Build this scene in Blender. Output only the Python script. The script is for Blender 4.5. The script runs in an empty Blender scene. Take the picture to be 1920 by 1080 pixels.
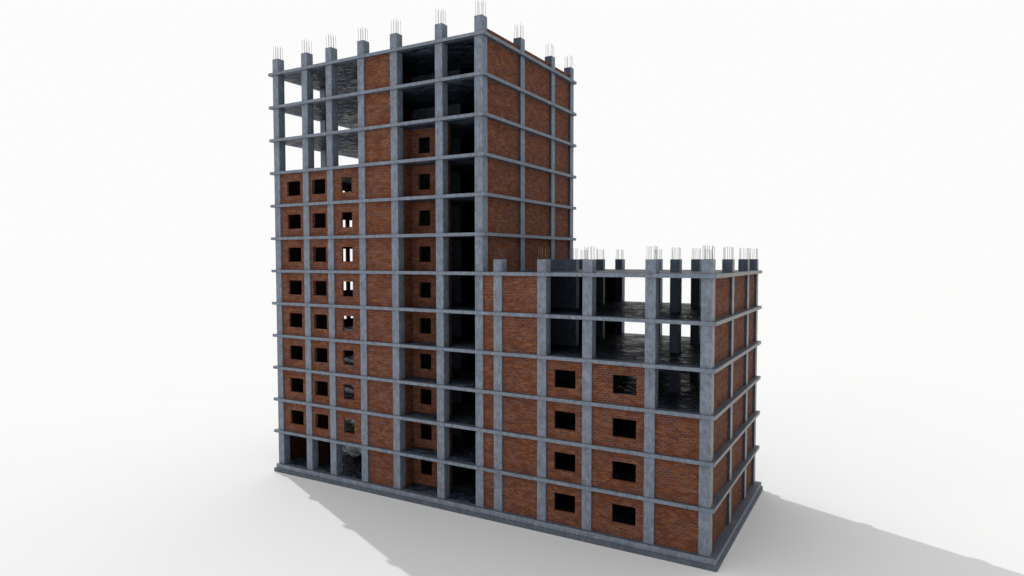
import bpy, bmesh, math, random
from mathutils import Vector, Matrix
random.seed(7)
SC = bpy.context.scene
COL = SC.collection

# ------------------------------------------------------------------ materials
def new_mat(name):
    m = bpy.data.materials.new(name); m.use_nodes = True
    nt = m.node_tree; nt.nodes.clear()
    out = nt.nodes.new('ShaderNodeOutputMaterial')
    b = nt.nodes.new('ShaderNodeBsdfPrincipled')
    nt.links.new(b.outputs[0], out.inputs[0])
    return m, nt, b

def N(nt, t, **kw):
    n = nt.nodes.new(t)
    for k, v in kw.items(): setattr(n, k, v)
    return n

def noise(nt, vec, scale, detail=4, rough=.55, dist=0):
    n = N(nt, 'ShaderNodeTexNoise')
    n.inputs['Scale'].default_value = scale; n.inputs['Detail'].default_value = detail
    n.inputs['Roughness'].default_value = rough; n.inputs['Distortion'].default_value = dist
    nt.links.new(vec, n.inputs['Vector']); return n.outputs['Fac']

def mapping(nt, vec, scale=(1, 1, 1), loc=(0, 0, 0)):
    n = N(nt, 'ShaderNodeMapping'); n.inputs['Scale'].default_value = scale; n.inputs['Location'].default_value = loc
    nt.links.new(vec, n.inputs['Vector']); return n.outputs[0]

def ramp(nt, fac, stops):
    r = N(nt, 'ShaderNodeValToRGB'); cr = r.color_ramp
    while len(cr.elements) < len(stops): cr.elements.new(.5)
    for e, (p, c) in zip(cr.elements, stops):
        e.position = p; e.color = (c, c, c, 1) if isinstance(c, (int, float)) else (*c, 1)
    nt.links.new(fac, r.inputs[0]); return r.outputs[0]

def mix(nt, fac, a, b, mode='MIX'):
    n = N(nt, 'ShaderNodeMix', data_type='RGBA', blend_type=mode)
    for sock, v in ((n.inputs[0], fac), (n.inputs[6], a), (n.inputs[7], b)):
        if isinstance(v, bpy.types.NodeSocket): nt.links.new(v, sock)
        elif isinstance(v, (int, float)): sock.default_value = v
        else: sock.default_value = (*v, 1)
    return n.outputs[2]

def math_(nt, op, a, b=None, c=None):
    n = N(nt, 'ShaderNodeMath', operation=op)
    for i, v in enumerate((a, b, c)):
        if v is None: continue
        if isinstance(v, bpy.types.NodeSocket): nt.links.new(v, n.inputs[i])
        else: n.inputs[i].default_value = v
    return n.outputs[0]

def bump(nt, h, b, strength, dist):
    n = N(nt, 'ShaderNodeBump'); n.inputs['Strength'].default_value = strength; n.inputs['Distance'].default_value = dist
    nt.links.new(h, n.inputs['Height']); nt.links.new(n.outputs[0], b.inputs['Normal'])

def concrete(name, base, rough=.62, spec=.5, glossy=False):
    m, nt, b = new_mat(name)
    oc = N(nt, 'ShaderNodeTexCoord').outputs['Object']
    big = noise(nt, oc, .55, 5, .6, .4)
    mid = noise(nt, mapping(nt, oc, (1, 1, .7)), 3.2, 6, .7, .5)
    fine = noise(nt, oc, 16, 5, .7)
    streak = noise(nt, mapping(nt, oc, (5.5, 5.5, .35)), 1.6, 4, .6)
    c = ramp(nt, mid, [(.34, tuple(v*.48 for v in base)), (.50, base), (.64, tuple(min(1, v*1.5) for v in base))])
    c = mix(nt, .38, c, ramp(nt, big, [(.3, tuple(v*.78 for v in base)), (.7, tuple(v*1.16 for v in base))]))
    c = mix(nt, .45, c, ramp(nt, streak, [(.35, .66), (.6, 1.0)]), 'MULTIPLY')
    c = mix(nt, .35, c, ramp(nt, fine, [(.3, .62), (.55, 1.0), (.75, 1.0)]), 'MULTIPLY')
    nt.links.new(c, b.inputs['Base Color'])
    b.inputs['Specular IOR Level'].default_value = spec
    if glossy:
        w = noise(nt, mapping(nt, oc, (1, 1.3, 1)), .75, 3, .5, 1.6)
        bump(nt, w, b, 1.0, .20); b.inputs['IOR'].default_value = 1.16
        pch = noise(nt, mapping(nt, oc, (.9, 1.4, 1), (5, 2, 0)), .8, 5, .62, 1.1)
        c = mix(nt, 1.0, c, ramp(nt, pch, [(.38, .30), (.50, .8), (.64, 1.9)]), 'MULTIPLY')  # patchy reflections on floors and ceilings put into the colour
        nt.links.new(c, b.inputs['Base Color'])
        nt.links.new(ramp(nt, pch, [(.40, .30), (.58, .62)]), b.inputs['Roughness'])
    else:
        nt.links.new(ramp(nt, mid, [(.3, rough-.12), (.7, rough+.12)]), b.inputs['Roughness'])
        h = math_(nt, 'ADD', math_(nt, 'MULTIPLY', mid, .7), math_(nt, 'MULTIPLY', fine, .3))
        bump(nt, h, b, .55, .03)
    return m

def brick(name, tone=1.0):
    m, nt, b = new_mat(name)
    oc = N(nt, 'ShaderNodeTexCoord').outputs['Object']
    s = N(nt, 'ShaderNodeSeparateXYZ'); nt.links.new(oc, s.inputs[0])
    cmb = N(nt, 'ShaderNodeCombineXYZ')
    wob = math_(nt, 'MULTIPLY_ADD', noise(nt, oc, 1.3, 2), .03, -.015)
    nt.links.new(math_(nt, 'ADD', s.outputs[0], s.outputs[1]), cmb.inputs[0])
    nt.links.new(math_(nt, 'ADD', s.outputs[2], wob), cmb.inputs[1])
    v = cmb.outputs[0]
    t = N(nt, 'ShaderNodeTexBrick'); nt.links.new(v, t.inputs['Vector'])
    t.inputs['Scale'].default_value = 1
    t.inputs['Brick Width'].default_value = .36; t.inputs['Row Height'].default_value = .165
    t.inputs['Mortar Size'].default_value = .013; t.inputs['Mortar Smooth'].default_value = .35
    t.inputs['Color1'].default_value = (0, 0, 0, 1); t.inputs['Color2'].default_value = (1, 1, 1, 1)
    t.inputs['Mortar'].default_value = (.5, .5, .5, 1); t.offset = .5
    # one random value per brick, and patches of redder or browner bricks
    val = N(nt, 'ShaderNodeRGBToBW'); nt.links.new(t.outputs['Color'], val.inputs[0])
    patch = noise(nt, oc, .9, 4, .6, .5)
    sel = math_(nt, 'ADD', math_(nt, 'MULTIPLY', val.outputs[0], .62), math_(nt, 'MULTIPLY', patch, .45))
    c = ramp(nt, sel, [(.06, (.082, .031, .023)), (.27, (.122, .038, .021)), (.47, (.155, .046, .021)),
                       (.68, (.180, .055, .021)), (.86, (.235, .080, .024))])
    grain = noise(nt, oc, 14, 5, .7)
    c = mix(nt, .40, c, ramp(nt, grain, [(.3, .50), (.6, 1.05)]), 'MULTIPLY')
    dust = noise(nt, mapping(nt, oc, (1, 1, 2.2)), 1.1, 6, .68, .8)
    c = mix(nt, ramp(nt, dust, [(.46, 0), (.70, .5)]), c, (.085, .042, .030))
    mm = noise(nt, mapping(nt, oc, (1, 1, 2.6), (3, 1, 0)), 1.2, 4, .6)
    mort = mix(nt, ramp(nt, mm, [(.42, 0), (.58, 1)]), (.085, .050, .038), (.205, .180, .175))
    c = mix(nt, t.outputs['Fac'], c, mort)
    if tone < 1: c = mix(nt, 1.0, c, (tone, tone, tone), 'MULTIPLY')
    nt.links.new(c, b.inputs['Base Color'])
    b.inputs['Roughness'].default_value = .88; b.inputs['Specular IOR Level'].default_value = .15
    h = math_(nt, 'SUBTRACT', math_(nt, 'MULTIPLY', grain, .4), t.outputs['Fac'])
    bump(nt, h, b, .7, .012)
    return m

CONC = concrete('weathered_concrete', (.178, .212, .268))
DARK = concrete('dark_concrete', (.062, .082, .120), .6, .3)  # darker, bluer concrete
LIT = concrete('lit_side_concrete', (.29, .29, .28), .6, .4)  # paler copy for the wing's right faces, grazing light painted in
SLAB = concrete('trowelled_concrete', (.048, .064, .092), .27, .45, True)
BASE = concrete('plinth_concrete', (.086, .102, .134), .6)
BRICK = brick('red_brick'); SHADED = brick('shaded_brick', .4)  # second one is a darkened copy, interior shade put into its colour
m, nt, b = new_mat('rebar_steel'); REBAR = m
oc = N(nt, 'ShaderNodeTexCoord').outputs['Object']
nt.links.new(mix(nt, ramp(nt, noise(nt, oc, 5, 3), [(.4, 0), (.6, 1)]), (.10, .085, .075), (.17, .10, .065)), b.inputs['Base Color'])
b.inputs['Metallic'].default_value = .4; b.inputs['Roughness'].default_value = .55
m, nt, b = new_mat('white_ground'); GROUND = m
oc = N(nt, 'ShaderNodeTexCoord').outputs['Object']
GV = .8125
nt.links.new(ramp(nt, noise(nt, oc, .05, 3), [(.3, (GV-.006, GV-.006, GV-.008)), (.7, (GV+.006, GV+.006, GV+.004))]), b.inputs['Base Color'])
b.inputs['Roughness'].default_value = .9; b.inputs['Specular IOR Level'].default_value = 0.0

# ------------------------------------------------------------------ mesh helpers
def box(bm, x0, x1, y0, y1, z0, z1, cap_mat=0):
    v = [bm.verts.new((x, y, z)) for z in (z0, z1) for y in (y0, y1) for x in (x0, x1)]
    for k, f in enumerate(((0, 2, 3, 1), (4, 5, 7, 6), (0, 1, 5, 4), (2, 6, 7, 3), (0, 4, 6, 2), (1, 3, 7, 5))):
        fc = bm.faces.new([v[i] for i in f])
        if k < 2: fc.material_index = cap_mat
    return v

def link(name, bm, mats, parent=None, bevel=0):
    if bevel:
        bmesh.ops.bevel(bm, geom=list(bm.edges), offset=bevel, segments=1, profile=.6, affect='EDGES', clamp_overlap=True)
    bmesh.ops.recalc_face_normals(bm, faces=bm.faces)
    me = bpy.data.meshes.new(name); bm.to_mesh(me); bm.free()
    for q in (mats if isinstance(mats, (list, tuple)) else [mats]): me.materials.append(q)
    o = bpy.data.objects.new(name, me); COL.objects.link(o); o.parent = parent
    return o

def holed(bm, u0, u1, z0, z1, holes, w0, w1, axis):
    """Wall between w0 and w1 in thickness, spanning u and z, with rectangular openings cut through (no inner seams)."""
    us = sorted({u0, u1, *[h[0] for h in holes], *[h[1] for h in holes]})
    zs = sorted({z0, z1, *[h[2] for h in holes], *[h[3] for h in holes]})
    solid = lambda i, j: 0 <= i < len(us)-1 and 0 <= j < len(zs)-1 and not any(
        h[0] <= (us[i]+us[i+1])/2 <= h[1] and h[2] <= (zs[j]+zs[j+1])/2 <= h[3] for h in holes)
    cache = {}
    def V(i, j, w):
        k = (i, j, w)
        if k not in cache:
            wv = w1 if w else w0
            cache[k] = bm.verts.new((us[i], wv, zs[j]) if axis == 'x' else (wv, us[i], zs[j]))
        return cache[k]
    for i in range(len(us)-1):
        for j in range(len(zs)-1):
            if not solid(i, j): continue
            for w in (0, 1): bm.faces.new([V(i, j, w), V(i+1, j, w), V(i+1, j+1, w), V(i, j+1, w)])
            if not solid(i-1, j): bm.faces.new([V(i, j, 0), V(i, j+1, 0), V(i, j+1, 1), V(i, j, 1)])
            if not solid(i+1, j): bm.faces.new([V(i+1, j, 0), V(i+1, j+1, 0), V(i+1, j+1, 1), V(i+1, j, 1)])
            if not solid(i, j-1): bm.faces.new([V(i, j, 0), V(i+1, j, 0), V(i+1, j, 1), V(i, j, 1)])
            if not solid(i, j+1): bm.faces.new([V(i, j+1, 0), V(i+1, j+1, 0), V(i+1, j+1, 1), V(i, j+1, 1)])

# ------------------------------------------------------------------ the building
B = bpy.data.objects.new('unfinished_building', None); COL.objects.link(B)
B.location = (0, 0, 0); B.empty_display_size = 2
B['label'] = 'unfinished twelve storey concrete frame building with red brick infill and a lower six storey wing'
B['category'] = 'building'

H = 3.0; TS = .25; FLOOR = -.16; GZ = -.90
XR, XT, YB = 40.58, 23.37, 16.78
TX = [.41, 4.09, 7.05, 10.72, 14.25, 18.75, 22.42]; TW = .71
LX = [24.07, 27.78, 31.35, 35.88, 39.56]; LW = .74
CY0, CY1 = .15, .90
SY = [(6.10, 6.84), (11.84, 12.57), (15.92, 16.65)]
Zf = lambda s: FLOOR if s == 1 else (s-1)*H            # floor of storey s
Zc = lambda s: s*H - TS                                 # its ceiling

# plinth and footing (one broad step each)
bm = bmesh.new(); box(bm, .36, 40.76, -.09, 16.90, -.55, FLOOR, 1); link('plinth', bm, [CONC, BASE], B)
bm = bmesh.new(); box(bm, .75, 39.95, .42, 16.3, FLOOR-.1, FLOOR+.006); link('ground_floor', bm, SLAB, B)
bm = bmesh.new(); box(bm, .17, 40.86, -.21, 17.02, GZ-.3, -.55); link('footing', bm, BASE, B)

# floor slabs
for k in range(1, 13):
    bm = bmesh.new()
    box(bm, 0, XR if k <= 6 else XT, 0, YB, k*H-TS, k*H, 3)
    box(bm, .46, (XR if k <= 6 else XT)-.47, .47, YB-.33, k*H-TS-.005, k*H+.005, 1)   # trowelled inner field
    c = link('floor_slab', bm, [CONC, SLAB, LIT, BASE], B)
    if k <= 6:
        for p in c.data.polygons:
            if p.normal.x > .5: p.material_index = 2  # right slab edges get the colour with light painted in

def rebar(x0, x1, y0, y1, z, h, parent, nx=3, ny=3):
    bm = bmesh.new(); a = .09; r = .0125
    for i in range(nx):
        for j in range(ny):
            if 0 < i < nx-1 and 0 < j < ny-1: continue
            x = x0+a+(x1-x0-2*a)*i/(nx-1)+random.uniform(-.02, .02); y = y0+a+(y1-y0-2*a)*j/(ny-1)+random.uniform(-.02, .02)
            hh = h*random.uniform(.93, 1.03); lx, ly = random.gauss(0, .018), random.gauss(0, .018)
            ring = []
            for t in (0, .5, 1):
                cx, cy = x+lx*t*t, y+ly*t*t
                ring.append([bm.verts.new((cx+r*math.cos(q*math.pi/3), cy+r*math.sin(q*math.pi/3), z-.05+(hh+.05)*t)) for q in range(6)])
            for p, q in zip(ring, ring[1:]):
                for c in range(6): bm.faces.new([p[c], p[(c+1) % 6], q[(c+1) % 6], q[c]])
            bm.faces.new(ring[-1])
    return link('rebar', bm, REBAR, parent)

def column(x0, x1, y0, y1, ztop, bars=0, nx=3, ny=3, name='column', mat=None):
    bm = bmesh.new(); box(bm, x0, x1, y0, y1, FLOOR-.02, ztop)
    if mat == 'front_dark':                             # its front face takes the darker concrete
        c = link(name, bm, [CONC, DARK, LIT], B, bevel=.018)
        for p in c.data.polygons: p.material_index = 1 if p.normal.y < -.5 else 2 if p.normal.x > .5 and x1 > 40 else 0  # darker front; the wing's right faces carry painted light
    else: c = link(name, bm, mat or CONC, B, bevel=.018)
    if bars: rebar(x0, x1, y0, y1, ztop, bars, c, nx, ny)
    return c

TT, LT = 37.25, 18.95
for x in TX: column(x, x+TW, CY0, CY1, TT, 1.17)                       # tower front row
for y0, y1 in SY: column(TX[-1], TX[-1]+TW, y0, y1, TT, 1.17, mat='front_dark')          # tower right side
for y0, y1 in SY: column(.38, .38+TW, y0-.15, y1-.15, TT, 1.17)        # tower left side
for x in TX[1:-1]: column(x, x+TW, SY[2][0], SY[2][1], TT, 1.17)       # tower rear
for x in LX:
    c = column(x, x+LW-.01, CY0, CY1, LT, .9)
    if x > 39:                                          # light on the wing's right side put into the colour
        c.data.materials.append(LIT)
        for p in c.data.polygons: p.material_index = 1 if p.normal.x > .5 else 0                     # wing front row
for y0, y1 in SY: column(39.56, 40.29, y0, y1, LT, .9, mat='front_dark')                 # wing right side
for x in (24.07, 27.72, 31.33, 35.84): column(x, x+.71, SY[2][0], SY[2][1], LT, .9, mat='front_dark')
column(35.80, 36.50, 6.10, 6.80, LT, .9, mat='front_dark')
column(35.84, 36.54, 11.84, 12.54, LT, .9, mat='front_dark')
column(27.46, 28.19, 11.84, 12.30, LT, .9, mat='front_dark')
column(25.3, 28.19, 6.10, 6.72, LT, .9, 8, 3, name='shear_wall', mat='front_dark')

# infill walls ---------------------------------------------------------------
G = .004                                                # mortar gap so that no faces coincide
WZ = (.74, 2.04)
def wallx(name, x0, x1, s, y0=.28, y1=.46, holes=(), bm=None):
    own = bm is None
    if own: bm = bmesh.new()
    z = (s-1)*H
    holed(bm, x0-G, x1+G, Zf(s)-.01, Zc(s)+.01, [(a, b_, z+c, z+d) for a, b_, c, d in holes], y0, y1, 'x')
    if own: return link(name, bm, BRICK, B)
def wally(name, y0, y1, s, x0, x1, holes=(), bm=None, mat=None):
    own = bm is None
    if own: bm = bmesh.new()
    z = (s-1)*H
    holed(bm, y0-G, y1+G, Zf(s)-.01, Zc(s)+.01, [(a, b_, z+c, z+d) for a, b_, c, d in holes], x0, x1, 'y')
    if own: return link(name, bm, mat or BRICK, B)

R = lambda i: TX[i]+TW                                  # right edge of tower column i
for s in range(2, 10):                                  # tower windows, three bays
    for i, (a, b_) in enumerate(((1.95, 3.63), (5.11, 6.72), (8.60, 9.82))):
        wallx('window_panel', R(i), TX[i+1], s, holes=[(a, b_, *WZ)])
for s in range(1, 13): wallx('brick_panel', R(3), TX[4], s)
for s in range(1, 11):                                  # the deep recess
    wallx('recess_window_wall', 14.74, 18.80, s, 2.03, 2.21, [(15.63, 16.83, *WZ)])
    wally('recess_side_wall', CY1, 2.03-2*G, s, 14.74, 14.92)
    wally('recess_side_wall', CY1, 2.03-2*G, s, 18.62, 18.80)
for s in range(1, 7):
    wallx('brick_panel', R(6), LX[0], s)
    wallx('brick_panel', LX[0]+LW, LX[1], s)
for s in range(1, 5):
    wallx('window_panel', LX[1]+LW, LX[2], s, holes=[(29.12, 30.79, *WZ)])
    wallx('window_panel', LX[2]+LW, LX[3], s, holes=[(33.57, 35.29, *WZ)])
for s in range(1, 4): wallx('brick_panel', LX[3]+LW, LX[4], s)
ends = [CY1]+[v for q in SY for v in q]
for j in range(3):
    y0, y1 = ends[2*j], ends[2*j+1]
    for s in range(7, 13): wally('brick_panel', y0, y1, s, 22.74, 22.92)
    for s in range(1, 7): wally('brick_panel', y0, y1, s, 39.92, 40.10)
    bm = bmesh.new(); box(bm, 22.70, 22.90, y0, y1, 12*H-.01, 36.57); link('parapet', bm, BRICK, B)
    yl0, yl1 = y0-(.15 if j else 0), y1-.15
    for s in range(1, 10):
        if j == 1:
            hs = [(6.95, 9.15, .25, 2.0)] if s == 1 else [(6.95, 7.95, *WZ), (8.45, 9.15, *WZ), (9.60, 10.30, *WZ)]
            wally('side_window_panel', yl0, yl1, s, .52, .72, hs, mat=SHADED)
        else: wally('side_panel', yl0, yl1, s, .52, .72, mat=SHADED)
# partitions and rear infill, one mesh per bay
def stack(name, storeys, f):
    bm = bmesh.new()
    for s in storeys: f(s, bm)
    return link(name, bm, SHADED, B)
stack('partition_wall', range(1, 10), lambda s, m_: wally('', CY1, 3.9, s, 4.12, 4.30, bm=m_))
stack('partition_wall', range(1, 13), lambda s, m_: wally('', CY1, SY[2][0], s, 11.05, 11.25, bm=m_))
stack('partition_wall', range(1, 7), lambda s, m_: wally('', CY1, SY[2][0], s, 22.74, 22.92, bm=m_))
bm = bmesh.new()
for s in range(1, 13): wallx('', 11.26, 14.0, s, 6.85, 7.05, bm=bm)
link('cross_wall', bm, CONC, B)
stack('partition_wall', range(1, 11), lambda s, m_: wallx('', 19.3, 22.7, s, 9.2, 9.4, bm=m_))
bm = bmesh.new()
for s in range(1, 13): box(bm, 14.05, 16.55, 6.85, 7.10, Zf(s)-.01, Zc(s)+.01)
c = link('core_wall', bm, [BASE, DARK], B)
for p in c.data.polygons: p.material_index = 0 if p.center.z > 30 else 1  # paler in the open top storeys: light painted into the colour
for i in range(6):
    stack('rear_infill', range(1, 10) if i < 3 else range(1, 13), lambda s, m_: wallx('', R(i)if i else 1.09, TX[i+1], s, 16.25, 16.45, bm=m_))
stack('rear_infill', range(1, 7), lambda s, m_: wallx('', R(6), 24.07, s, 16.25, 16.45, bm=m_))
stack('rear_infill', range(1, 7), lambda s, m_: wallx('', 24.78, 27.72, s, 16.25, 16.45, bm=m_))
for a, b_ in ((28.43, 31.33), (32.04, 35.84), (36.55, 39.56)):
    stack('rear_infill', range(1, 4), lambda s, m_: wallx('', a, b_, s, 16.25, 16.45, bm=m_))

bm = bmesh.new()
wallx('', 28.43, 31.33, 4, 16.25, 16.45, [(29.2, 30.9, *WZ)], bm=bm)  # rear wall added to keep this storey's floor dark
link('rear_infill', bm, SHADED, B)
bm = bmesh.new()
wallx('', 32.04, 35.84, 4, 16.25, 16.45, [(33.0, 34.9, *WZ)], bm=bm)  # also added, to cut the light from behind
link('rear_infill', bm, SHADED, B)

# ------------------------------------------------------------------ ground
bm = bmesh.new()
rings = [0, 60, 150, 400, 1200, 5000]; prev = None; S = 48; cx, cy = 20, 8
c0 = bm.verts.new((cx, cy, GZ))
for r in rings[1:]:
    cur = [bm.verts.new((cx+r*math.cos(2*math.pi*i/S), cy+r*math.sin(2*math.pi*i/S), GZ)) for i in range(S)]
    for i in range(S):
        j = (i+1) % S
        if prev is None: bm.faces.new([c0, cur[i], cur[j]])
        else: bm.faces.new([prev[i], cur[i], cur[j], prev[j]])
    prev = cur
g = link('ground', bm, GROUND); g['kind'] = 'structure'; g['label'] = 'smooth white ground around the building'

# ------------------------------------------------------------------ light
AZ = math.radians(23.6); EL = math.radians(22.3)
to_sun = Vector((-math.cos(AZ)*math.cos(EL), math.sin(AZ)*math.cos(EL), math.sin(EL)))
ld = bpy.data.lights.new('sun', 'SUN'); ld.energy = 2.85; ld.angle = math.radians(.6); ld.color = (1, .995, .985)
lo = bpy.data.objects.new('sun', ld); COL.objects.link(lo); lo.location = to_sun*120
lo.rotation_euler = (-to_sun).to_track_quat('-Z', 'Y').to_euler()

w = bpy.data.worlds.new('World'); SC.world = w; w.use_nodes = True
nt = w.node_tree; nt.nodes.clear()
wo = N(nt, 'ShaderNodeOutputWorld'); bg = N(nt, 'ShaderNodeBackground'); nt.links.new(bg.outputs[0], wo.inputs[0])
tc = N(nt, 'ShaderNodeTexCoord').outputs['Generated']
dot = N(nt, 'ShaderNodeVectorMath', operation='DOT_PRODUCT'); nt.links.new(tc, dot.inputs[0])
# the bright side of the sky lies beyond the building; it falls off overhead and towards the viewer's back
dot.inputs[1].default_value = Vector((-.49, .87, -.10)).normalized()
col = ramp(nt, math_(nt, 'MULTIPLY_ADD', dot.outputs['Value'], .5, .5),
           [(0.0, (.98, .98, .98)), (.45, (.95, .95, .95)), (.74, (.975, .975, .975)), (1.0, (.975, .975, .975))])
# the sky to the right of the tower is duller
sx = N(nt, 'ShaderNodeSeparateXYZ'); nt.links.new(tc, sx.inputs[0])
col = mix(nt, 1.0, col, ramp(nt, sx.outputs[0], [(.22, 1.0), (.72, .46)]), 'MULTIPLY')
nt.links.new(col, bg.inputs[0]); bg.inputs[1].default_value = 1.0

# ------------------------------------------------------------------ camera
P = (1244.548, 50.0782, -42.4946, 19.0021, -.519488, -.0441456, -.00093)
f, X, Y, Z, yaw, pit, rol = P
fwd = Vector((math.sin(yaw)*math.cos(pit), math.cos(yaw)*math.cos(pit), math.sin(pit)))
rt = Vector((math.cos(yaw), -math.sin(yaw), 0)); up = rt.cross(fwd)
c_, s_ = math.cos(rol), math.sin(rol)
rt, up = c_*rt+s_*up, -s_*rt+c_*up
M = Matrix((rt, up, -fwd)).transposed().to_4x4(); M.translation = (X, Y, Z)
cd = bpy.data.cameras.new('camera'); cam = bpy.data.objects.new('camera', cd); COL.objects.link(cam)
cam.matrix_world = M; cd.sensor_width = 36; cd.lens = f/1920*36; cd.clip_end = 12000; cd.clip_start = .5
SC.camera = cam

vs = SC.view_settings; vs.view_transform = 'Standard'; vs.look = 'None'; vs.exposure = 0; vs.gamma = 1; vs.use_curve_mapping = False
SC.render.engine = 'CYCLES'
cy = SC.cycles; cy.use_denoising = True; cy.max_bounces = 6; cy.diffuse_bounces = 1; cy.glossy_bounces = 3
cy.sample_clamp_indirect = 4
